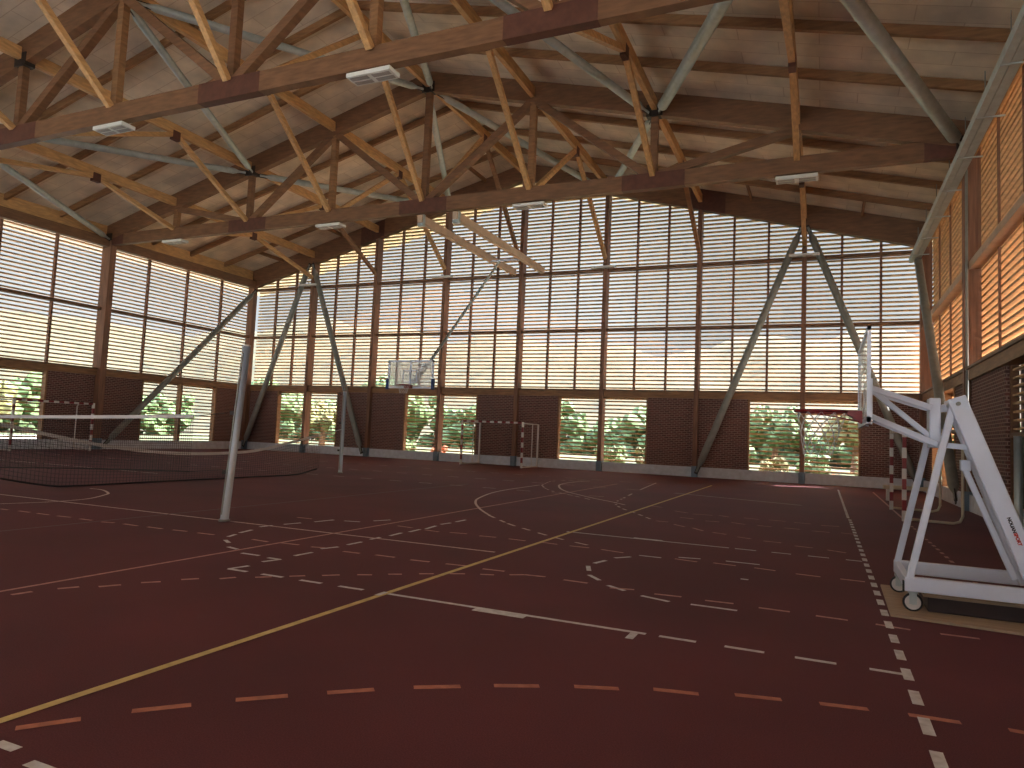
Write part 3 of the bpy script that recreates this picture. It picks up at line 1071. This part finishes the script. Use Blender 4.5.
# upright box carrying the arms
q = MB(); q.beam((14.435, 7.66, 1.50), (14.435, 7.66, 1.965), 0.095, 0.20, up=(0, 1, 0)); q.build('mast_box', white_paint, T, bevel=0.012)
BX, BY = 13.865, 7.62
for dy in (-0.09, 0.09):
    q = MB(); q.beam((BX+0.03, BY+dy*2, 2.04), (14.40, BY+dy, 1.87), 0.035, 0.055); q.build('upper_arm', white_paint, T, bevel=0.006)
    q = MB(); q.beam((BX+0.03, BY+dy*2, 1.77), (14.45, BY+dy, 1.53), 0.035, 0.055); q.build('lower_arm', white_paint, T, bevel=0.006)
q = MB(); q.beam((BX+0.06, BY-0.02, 2.02), (14.40, BY, 1.60), 0.045, 0.05); q.build('diagonal_arm', white_paint, T, bevel=0.006)
# backboard
bz0, bz1 = 1.69, 2.53
q = MB(); q.box((BX-0.035, 6.78, bz0), (BX-0.02, 8.46, bz1)); q.build('backboard', acrylic, T)
q = MB()
for a, b in (((6.74, bz0-.01), (8.50, bz0+.05)), ((6.74, bz1-.04), (8.50, bz1)), ((6.74, bz0), (6.78, bz1)), ((8.46, bz0), (8.50, bz1))):
    q.box((BX-0.04, a[0], a[1]), (BX-0.01, b[0], b[1]))
q.build('board_frame', white_paint, T)
q = MB()
for y in (7.32, 7.92):
    q.box((BX-0.01, y-0.03, bz0), (BX+0.035, y+0.03, 2.12))
q.box((BX-0.01, 7.32, 2.06), (BX+0.03, 7.92, 2.12)); q.box((BX-0.01, 7.32, bz0+0.02), (BX+0.03, 7.92, bz0+0.08))
q.build('board_bracket', white_paint, T)
q = MB()
for a, b in (((-.3, .12), (.3, .16)), ((-.3, .5), (.3, .54)), ((-.3, .12), (-.26, .54)), ((.26, .12), (.3, .54))):
    q.box((BX-0.038, BY+a[0], bz0+a[1]), (BX-0.036, BY+b[0], bz0+b[1]))
q.build('target_square', goal_white, T)
rcx, rz = BX-0.40, 1.815
rim(rcx, BY, rz, 0.245, None, T)
q = MB()
q.hexa([(BX-0.19, BY-0.11, rz-0.012), (BX-0.19, BY+0.11, rz-0.012), (BX-0.04, BY+0.11, rz-0.11), (BX-0.04, BY-0.11, rz-0.11), (BX-0.19, BY-0.11, rz+0.012), (BX-0.19, BY+0.11, rz+0.012), (BX-0.04, BY+0.11, rz+0.012), (BX-0.04, BY-0.11, rz+0.012)])
q.build('rim_bracket', red_paint, T)
q = MB()
q.tube([(BX-0.05, BY-0.1, rz-0.10), (BX-0.25, BY-0.2, rz-0.06), (BX-0.42, BY-0.2, rz-0.035), (BX-0.46, BY-0.1, rz-0.02)], 0.007, 6)
q.build('rim_stay', red_paint, T)
hoop_net(rcx, BY, rz-0.01, 0.24, 0.42, T, 0.0035, n=12, rows=6, skew=(-0.03, 0.0))
# lettering on the front rear-arm
def lettering(body, mat, start, size, mtx, parent, label):
    cu = bpy.data.curves.new('lettering', 'FONT')
    cu.body = body
    cu.size = size
    cu.extrude = 0.0006
    cu.offset = 0.0022
    cu.align_x = 'LEFT'
    cu.align_y = 'CENTER'
    o = bpy.data.objects.new('lettering', cu)
    COL.objects.link(o)
    o.matrix_world = mtx @ Matrix.Translation((start, 0, 0))
    bpy.context.view_layer.update()
    dg = bpy.context.evaluated_depsgraph_get()
    me = bpy.data.meshes.new_from_object(o.evaluated_get(dg))
    me.transform(o.matrix_world)
    wdt = o.dimensions.x
    bpy.data.objects.remove(o)
    n = bpy.data.objects.new('lettering', me)
    me.materials.clear()
    me.materials.append(mat)
    COL.objects.link(n)
    n.parent = parent
    n['label'] = label
    return wdt
A0 = Vector((XT, yf2-0.04, ZT+0.03)); A1 = Vector((15.17, YF+0.02, 0.30))
ax = (A1-A0).normalized()
nrm = Vector((0, -1, 0)); nrm = (nrm-ax*nrm.dot(ax)).normalized()
ay = nrm.cross(ax).normalized()
mt = Matrix((ax, ay, nrm)).transposed().to_4x4()
st0 = A0+ax*1.10+nrm*0.027
mt.translation = st0
wd = lettering('NOUAN', ink_black, 0, 0.036, mt, ARM, 'black lettering')
lettering('SPORT', ink_red, wd+0.003, 0.036, mt, ARM, 'red lettering')

# ballast under the stand
q = MB()
q.hexa([(14.36, 7.44, 0.024), (15.9, 7.42, 0.024), (15.9, 8.1, 0.024), (14.36, 8.1, 0.024), (14.36, 7.44, 0.16), (15.9, 7.42, 0.16), (15.9, 8.1, 0.16), (14.36, 8.1, 0.16)])
o = q.build('ballast_box', crate_dark, bevel=0.01)
tag(o, 'low dark ballast box on plywood between the stand base beams', 'box')
q = MB(); q.box((14.32, 7.38, 0.161), (15.95, 8.14, 0.18))
q.build('lid_board', plywood, o)

# ---------------------------------------------------------------- court markings
MK = {"W": [[6.21, 7.75, 6.23, 7.98], [6.42, 7.17, 6.34, 7.47], [6.56, 6.83, 6.48, 7.04], [6.72, 6.63, 6.92, 6.5], [7.12, 6.29, 7.33, 6.23], [7.54, 6.1, 7.8, 6.06], [8.09, 5.36, 8.13, 5.59], [8.09, 5.36, 8.33, 5.39], [8.08, 5.83, 8.13, 6.05], [7.96, 6.03, 8.13, 6.05], [8.52, 5.38, 8.78, 5.39], [8.99, 5.37, 9.24, 5.39], [9.44, 5.38, 9.71, 5.39], [8.1, 6.3, 8.11, 6.59], [8.03, 6.84, 8.1, 7.08], [8.09, 7.27, 8.09, 7.57], [8.05, 7.81, 8.05, 8.04], [8.07, 8.24, 8.04, 8.58], [8.07, 8.73, 8.05, 9.06], [8.09, 9.16, 8.03, 9.56], [8.0, 9.76, 8.03, 10.03], [8.03, 10.2, 8.03, 10.55], [6.27, 8.17, 6.34, 8.46], [6.41, 8.68, 6.47, 9.07], [6.66, 9.08, 6.91, 9.15], [6.99, 9.39, 7.12, 9.68], [11.05, 7.79, 11.15, 7.51], [11.06, 7.99, 11.12, 8.27], [11.16, 8.51, 11.31, 8.72], [11.37, 8.95, 11.65, 8.98], [11.83, 9.08, 12.09, 9.15], [12.39, 9.21, 12.79, 9.18], [11.22, 7.29, 11.4, 7.08], [11.54, 6.89, 11.75, 6.75], [11.94, 6.63, 12.22, 6.54], [12.41, 6.55, 12.81, 6.55], [12.68, 8.1, 12.76, 8.09], [9.95, 5.39, 12.28, 5.31], [12.38, 5.34, 12.65, 5.33], [12.85, 5.34, 13.12, 5.3], [13.32, 5.3, 13.58, 5.28], [13.78, 5.28, 13.98, 5.25], [9.88, 10.62, 12.29, 10.43], [12.37, 10.39, 12.65, 10.35], [12.85, 10.3, 13.1, 10.35], [13.31, 10.33, 13.57, 10.29], [13.77, 10.27, 13.96, 10.28], [10.17, 2.04, 10.31, 2.01], [10.47, 1.98, 10.67, 1.97]], "P": [[10.09, 2.15, 10.24, 2.36], [10.36, 2.54, 10.54, 2.74], [10.68, 2.9, 10.87, 3.08], [11.02, 3.22, 11.21, 3.39], [11.38, 3.53, 11.6, 3.68], [11.76, 3.79, 11.99, 3.92], [12.17, 4.02, 12.41, 4.12], [12.59, 4.22, 12.84, 4.28], [13.03, 4.38, 13.28, 4.44], [13.48, 4.49, 13.73, 4.54], [13.93, 4.57, 14.18, 4.59], [14.4, 4.61, 14.49, 4.61]], "R": [[7.55, 3.63, 7.57, 3.78], [7.63, 3.95, 7.7, 4.09], [7.82, 4.18, 7.9, 4.33], [7.96, 4.48, 8.06, 4.6], [8.13, 4.76, 8.22, 4.88], [8.37, 4.98, 8.44, 5.11], [8.58, 5.21, 8.68, 5.32], [8.8, 5.43, 8.9, 5.54], [9.02, 5.64, 9.14, 5.76], [9.27, 5.87, 9.39, 5.95], [9.5, 6.07, 9.61, 6.15], [9.74, 6.27, 9.86, 6.36], [9.99, 6.46, 10.12, 6.55], [10.26, 6.62, 10.39, 6.68], [10.52, 6.78, 10.65, 6.88], [2.09, 6.69, 2.28, 6.69], [2.49, 6.72, 2.75, 6.72], [2.92, 6.72, 3.19, 6.72], [3.36, 6.73, 3.63, 6.75], [3.85, 6.73, 4.1, 6.74], [4.32, 6.72, 4.52, 6.77], [4.69, 6.78, 4.98, 6.77], [5.15, 6.79, 5.43, 6.79], [5.6, 6.81, 5.84, 6.83], [6.03, 6.83, 6.31, 6.84], [6.93, 6.87, 7.21, 6.84], [7.37, 6.88, 7.65, 6.9], [7.85, 6.88, 8.02, 6.92], [8.34, 6.86, 8.57, 6.87], [8.77, 6.9, 9.03, 6.9], [9.25, 6.88, 9.49, 6.9], [9.69, 6.91, 9.93, 6.94], [10.15, 6.9, 10.4, 6.92], [10.65, 6.88, 10.87, 6.91], [11.08, 6.88, 11.34, 6.87], [11.59, 6.79, 11.82, 6.85], [12.03, 6.78, 12.28, 6.81], [12.5, 6.79, 12.75, 6.81], [12.97, 6.78, 13.23, 6.78], [13.44, 6.76, 13.69, 6.75], [13.9, 6.74, 14.15, 6.7], [14.36, 6.7, 14.63, 6.71], [5.87, 8.92, 6.15, 8.93], [7.59, 9.16, 7.88, 9.12], [8.13, 9.06, 8.39, 9.02], [8.54, 9.08, 8.8, 9.12], [9.03, 9.06, 9.28, 9.09], [9.48, 9.08, 9.74, 9.06], [9.93, 9.1, 10.21, 9.06], [10.39, 9.05, 10.66, 9.06], [10.83, 9.04, 11.15, 8.96], [11.81, 8.94, 12.09, 8.89], [12.27, 8.95, 12.54, 8.92], [12.75, 8.92, 12.99, 8.88], [13.21, 8.82, 13.47, 8.8], [13.67, 8.81, 13.92, 8.8], [10.71, 12.9, 10.93, 12.91], [11.09, 12.61, 11.32, 12.39], [11.46, 12.34, 11.68, 12.06], [11.84, 11.97, 12.07, 11.88], [12.26, 11.7, 12.47, 11.61], [12.66, 11.5, 12.92, 11.47], [13.11, 11.27, 13.36, 11.24], [13.55, 11.17, 13.79, 11.05], [10.97, 13.86, 11.24, 13.81], [11.48, 13.63, 11.73, 13.67], [11.93, 13.75, 12.19, 13.62], [12.4, 13.63, 12.65, 13.59], [12.86, 13.61, 13.12, 13.58], [13.32, 13.51, 13.6, 13.51], [13.78, 13.59, 14.01, 13.56], [9.97, 15.76, 10.26, 15.63], [10.63, 15.06, 10.94, 14.86], [11.06, 14.74, 11.45, 14.78], [11.56, 14.89, 11.77, 14.75], [12.05, 14.8, 12.34, 14.75], [12.52, 14.82, 12.83, 14.8], [12.98, 14.74, 13.28, 14.72], [13.46, 14.6, 13.77, 14.69]], "arcs": {"left": [[1.46, 7.05], [1.65, 7.72], [1.59, 8.41], [1.16, 9.06], [0.87, 9.34], [0.28, 9.64], [-0.12, 9.67]], "mid": [[5.77, 19.62], [5.89, 16.53], [6.35, 14.46], [6.8, 13.34], [7.44, 12.27], [8.09, 11.37], [8.85, 10.54], [9.38, 10.1], [9.9, 9.68], [10.35, 9.4], [10.78, 9.16]], "in": [[6.22, 23.12], [6.04, 22.07], [6.08, 20.71], [6.39, 19.58], [7.1, 18.11], [8.25, 16.71], [9.02, 15.97], [9.45, 15.5]], "out": [[5.93, 23.49], [5.41, 21.87], [5.7, 20.15], [5.98, 19.3], [6.75, 17.89], [7.64, 16.97], [8.42, 16.16]], "r3": [[8.18, 24.52], [8.57, 20.54], [8.92, 17.5], [9.12, 15.93], [9.51, 14.84], [10.05, 13.98], [10.55, 13.14]]}, "lines": {"red": [[7.45, 3.6], [7.42, 6.0], [7.35, 11.47], [7.18, 17.5], [7.33, 22.53]], "grey": [[4.29, 5.42], [4.36, 7.46], [4.16, 12.73], [4.17, 17.32]], "xl": [[0.14, 7.81], [9.84, 7.96]], "g": [[14.99, 27.68], [15.16, 17.32]], "gd": [[15.05, 15.58], [15.14, 10.96]], "x2": [[10.02, 19.0], [12.0, 19.32], [12.98, 18.66]], "y0": [[13.98, 13.61], [14.04, 7.16]], "thick": [[10.86, 5.32], [11.32, 5.3]], "thick2": [[10.92, 10.54], [11.35, 10.53]]}, "dashY": [[7.85, 7.59], [7.39, 7.1], [6.9, 6.63], [6.45, 6.15], [5.96, 5.68], [5.47, 5.21], [5.03, 4.75], [4.57, 4.3], [4.11, 3.91]]}
def strip(mb, x0, y0, x1, y1, w, z):
    a = Vector((x0, y0, 0)); b = Vector((x1, y1, 0))
    d = (b-a)
    if d.length < 1e-3:
        return
    d.normalize()
    n = Vector((-d.y, d.x, 0))*(w/2)
    mb.quad((a-n)+Vector((0, 0, z)), (b-n)+Vector((0, 0, z)), (b+n)+Vector((0, 0, z)), (a+n)+Vector((0, 0, z)))
def snap(v):
    x0, y0, x1, y1 = v
    if abs(x1-x0) > abs(y1-y0)*4:
        m_ = (y0+y1)/2
        for t, e in ((5.36, .12), (6.88, .13), (10.37, .3), (8.9, .2)):
            if abs(m_-t) < e:
                m_ = t
        y0 = y1 = m_
    return x0, y0, x1, y1
def strips(rows, w, z, mat, name, do_snap=True):
    mb = MB()
    for r_ in rows:
        x0, y0, x1, y1 = snap(r_) if do_snap else r_
        strip(mb, x0, y0, x1, y1, w, z)
    return mb.build(name, mat, floor)
strips(MK['W'], 0.052, 0.003, mark_white, 'white_dashes')
strips(MK['P'], 0.055, 0.003, mark_red, 'orange_dashes', False)
strips(MK['R'], 0.05, 0.003, mark_pink, 'faded_pink_dashes', False)
def poly(mb, pts, w, z, dashed=0):
    pts = [Vector((*p, 0)) for p in pts]
    L_ = 0
    out = []
    sm = []
    P = [pts[0]*2-pts[1]]+pts+[pts[-1]*2-pts[-2]]
    for i in range(1, len(P)-2):
        for j in range(8):
            t = j/8
            p0, p1, p2, p3 = P[i-1:i+3]
            sm.append(0.5*((2*p1)+(-p0+p2)*t+(2*p0-5*p1+4*p2-p3)*t*t+(-p0+3*p1-3*p2+p3)*t**3))
    sm.append(pts[-1])
    for a, b in zip(sm, sm[1:]):
        if not dashed or (L_ % (2*dashed)) < dashed:
            strip(mb, a.x, a.y, b.x, b.y, w, z)
        L_ += (b-a).length
mb = MB()
poly(mb, MK['arcs']['left'], 0.05, 0.0035)
poly(mb, MK['arcs']['mid'][:6], 0.05, 0.0035)
poly(mb, MK['arcs']['mid'][5:], 0.05, 0.0035, 0.25)
poly(mb, MK['arcs']['in'], 0.06, 0.0035)
poly(mb, MK['arcs']['out'], 0.05, 0.0035, 0.25)
poly(mb, MK['arcs']['r3'], 0.05, 0.0035, 0.25)
strip(mb, 0.0, 7.86, 9.8, 7.95, 0.05, 0.003)
strip(mb, -16, 13.6, -3, 13.6, 0.05, 0.003)
strip(mb, -16, 7.86, 0.0, 7.86, 0.05, 0.003)
for x in range(24):
    xx = -15+x*1.0
    for yy in (17.2, 20.5, 24.0):
        strip(mb, xx+0.3*(yy % 1), yy, xx+0.4+0.3*(yy % 1), yy, 0.05, 0.003)
mb.build('pale_lines', mark_pale, floor)
mb = MB()
strip(mb, 9.95, 1.0, 9.97, 25.2, 0.06, 0.004)
mb.build('yellow_line', mark_yellow, floor)
mb = MB()
strip(mb, 7.38, 0.5, 7.33, 22.6, 0.045, 0.003)
strip(mb, 15.08, 17.3, 15.08, 27.6, 0.05, 0.003)
y = 9.0
while y < 17.2:
    strip(mb, 15.08, y, 15.08, y+0.2, 0.05, 0.003)
    y += 0.42
mb.build('pink_lines', mark_pink, floor)
mb = MB()
strip(mb, 4.25, 4.5, 4.2, 18, 0.045, 0.003)
mb.build('grey_line', mark_grey, floor)
mb = MB()
strip(mb, 10.86, 5.31, 11.32, 5.31, 0.12, 0.0045)
strip(mb, 12.2, 5.16, 12.2, 5.36, 0.06, 0.0045)
strip(mb, 9.93, 5.25, 9.93, 5.4, 0.05, 0.0045)
strip(mb, 10.92, 10.40, 11.35, 10.40, 0.11, 0.0045)
strip(mb, 9.6, 20.3, 13.0, 19.2, 0.05, 0.003)
yy = 1.48
while yy < 16.3:
    strip(mb, 14.0, yy, 14.0, yy+0.26, 0.06, 0.004)
    yy += 0.47
yy = 16.6
while yy < 27.5:
    strip(mb, 13.98, yy, 13.98, yy+0.3, 0.055, 0.004)
    yy += 0.36
mb.build('white_lines', mark_white, floor)

# ---------------------------------------------------------------- outside
def blob(mb, c, r, seed, n=10, mrings=7, sq=1.0):
    rnd = random.Random(seed)
    ph = [rnd.uniform(0, 6.28) for _ in range(6)]
    base = len(mb.v)
    for i in range(mrings+1):
        th = math.pi*i/mrings
        for j in range(n):
            a = 2*math.pi*j/n
            rr = r*(1+0.16*math.sin(3*a+ph[0]+2*th)+0.12*math.sin(5*a+ph[1])*math.sin(4*th+ph[2])+rnd.uniform(-.09, .09))
            mb.v.append((c[0]+rr*math.sin(th)*math.cos(a), c[1]+rr*math.sin(th)*math.sin(a), c[2]+rr*sq*math.cos(th)))
    for i in range(mrings):
        for j in range(n):
            k = (j+1) % n
            mb.f.append((base+i*n+j, base+i*n+k, base+(i+1)*n+k, base+(i+1)*n+j))
# hillside: one height field behind the hall
def hill_h(x, y):
    d = max(0.0, max(y-62, (-x-70)*0.9))
    ridge = 21.5+(6 if x < -60 else 0 if x > 0 else -x*0.1)+2.5*math.sin(x*0.045+0.6)+1.2*math.sin(x*0.11+0.4)+1.3*math.sin(x*0.23+y*0.1)
    s = min(1.0, d/95)
    return ridge*(s*s*(3-2*s))+0.9*math.sin(x*0.9+y*0.7)*math.sin(y*0.8-x*0.3)*min(1, d/10)
hm = MB()
nx, ny = 110, 80
for j in range(ny+1):
    for i in range(nx+1):
        x = -250+i*(400/nx)
        y = -60+j*(300/ny)
        h = hill_h(x, y)
        hm.v.append((x, y, GY-0.4+h))
for j in range(ny):
    for i in range(nx):
        a = j*(nx+1)+i
        hm.f.append((a, a+1, a+nx+2, a+nx+1))
hillm = M('wooded hillside', (0.022, 0.026, 0.006), 0.9, var=0.4, scale=0.35, col2=(0.060, 0.050, 0.017), detail=10)
tag(hm.build('hillside', hillm, smooth=True), kind='structure')
# shrubs in a row outside the far wall and left wall, each its own thing
rnd = random.Random(3)
SH = [(-14.5, 37, 1.3, 'g'), (-11.5, 39, 1.0, 'g'), (-8.0, 37.5, 0.6, 'o'), (-5.4, 41, 1.1, 'g'), (-2.6, 38, 0.8, 'y'), (2.6, 38.5, 1.0, 'g'), (4.4, 41, 1.1, 'y'),
      (6.2, 37.6, 0.5, 'o'), (8.8, 42, 1.2, 'g'), (11.2, 38, 0.8, 'y'), (13.0, 40, 1.0, 'g'), (13.9, 36.5, 0.35, 'o'), (16.0, 42, 1.1, 'y')]
wn = {'g': 'green', 'y': 'golden', 'o': 'orange flowering'}
for i, (x, y, r_, c) in enumerate(SH):
    T = empty('shrub', (x, y, GY), '%s shrub outside the far wall windows, %s in the row from the left' % (wn[c], (ORD+['tenth', 'eleventh', 'twelfth', 'thirteenth'])[i+1]), 'shrub', 'shrubs outside the far wall')
    q = MB()
    for k in range(22):
        blob(q, (x+rnd.uniform(-.7, .7)*r_, y+rnd.uniform(-.7, .7)*r_, GY+r_*rnd.uniform(0.3, 1.2)), r_*rnd.uniform(.18, .34), i*31+k)
    q.build('foliage', {'g': leaf_green, 'y': leaf_gold, 'o': leaf_orange}[c], T)
    q = MB(); q.cyl((x, y, GY-0.05), (x, y, GY+r_*0.7), 0.05*r_+0.02, 8); q.build('stem', wood_post, T)
# trees
TR = [(-40, 8, 2.6), (-38, 14.5, 2.3), (-41, 22, 2.7), (-38, 28, 2.3), (-29, 46, 3.3), (-24, 56, 3.8), (5, 60, 2.2), (10, 58, 2.7), (15.5, 56, 2.6), (22, 49, 2.4), (-23, 45, 2.0)]
TR = TR[:4]+sorted(TR[4:])
for i, (x, y, r_) in enumerate(TR):
    side = 'left' if x < -30 else 'far'
    T = empty('tree', (x, y, GY), 'leafy tree seen through slats beyond %s wall, %s along' % (side, (ORD+['tenth', 'eleventh', 'twelfth', 'thirteenth'])[(i if i < 4 else i-4)+1]), 'tree', 'trees beyond the %s wall' % side)
    q = MB()
    for k in range(34):
        a_, b_ = rnd.uniform(0, 6.28), rnd.uniform(0, 1)**.5
        blob(q, (x+math.cos(a_)*b_*.8*r_, y+math.sin(a_)*b_*.8*r_, 1.0*r_+r_*rnd.uniform(-0.35, .6)*(1.1-b_*.5)), r_*rnd.uniform(.16, .30), 500+i*41+k)
    q.build('crown', leaf_green if i % 3 else leaf_gold, T)
    q = MB(); q.tube([(x, y, GY-0.1), (x+.1, y, r_*0.5), (x, y, r_*0.95)], [0.28, 0.2, 0.1], 8); q.build('trunk', wood_post, T)
# dense tree belts at the edge of the meadow
def belt(p, q_, h, label, seed):
    T = empty('tree_belt', (*p, GY), label, 'tree belt')
    p = Vector((*p, 0)); q_ = Vector((*q_, 0))
    Ln = (q_-p).length
    rn = random.Random(seed)
    f = MB()
    for k in range(int(Ln*5.5)):
        t = rn.random()
        c = p.lerp(q_, t)
        hh = h*(0.78+0.16*math.sin(t*31+seed)+0.08*math.sin(t*83))
        blob(f, (c.x+rn.uniform(-1.6, 1.6), c.y+rn.uniform(-1.6, 1.6), GY+hh*rn.random()), rn.uniform(.55, 1.1), seed*1000+k, n=8, mrings=5)
    f.build('foliage', leaf_green, T)
    for k in range(int(Ln/6)):
        c = p.lerp(q_, (k+.5)/int(Ln/6))
        MB().cyl((c.x, c.y, GY-.1), (c.x, c.y, GY+h*.6), 0.2, 8).build('trunk', wood_post, T)
belt((-48, 68), (34, 68), 5.8, 'dark green tree belt beyond the far wall, behind the meadow', 1)
belt((-56, -12), (-56, 60), 5.4, 'dark green tree belt far beyond the left wall', 2)
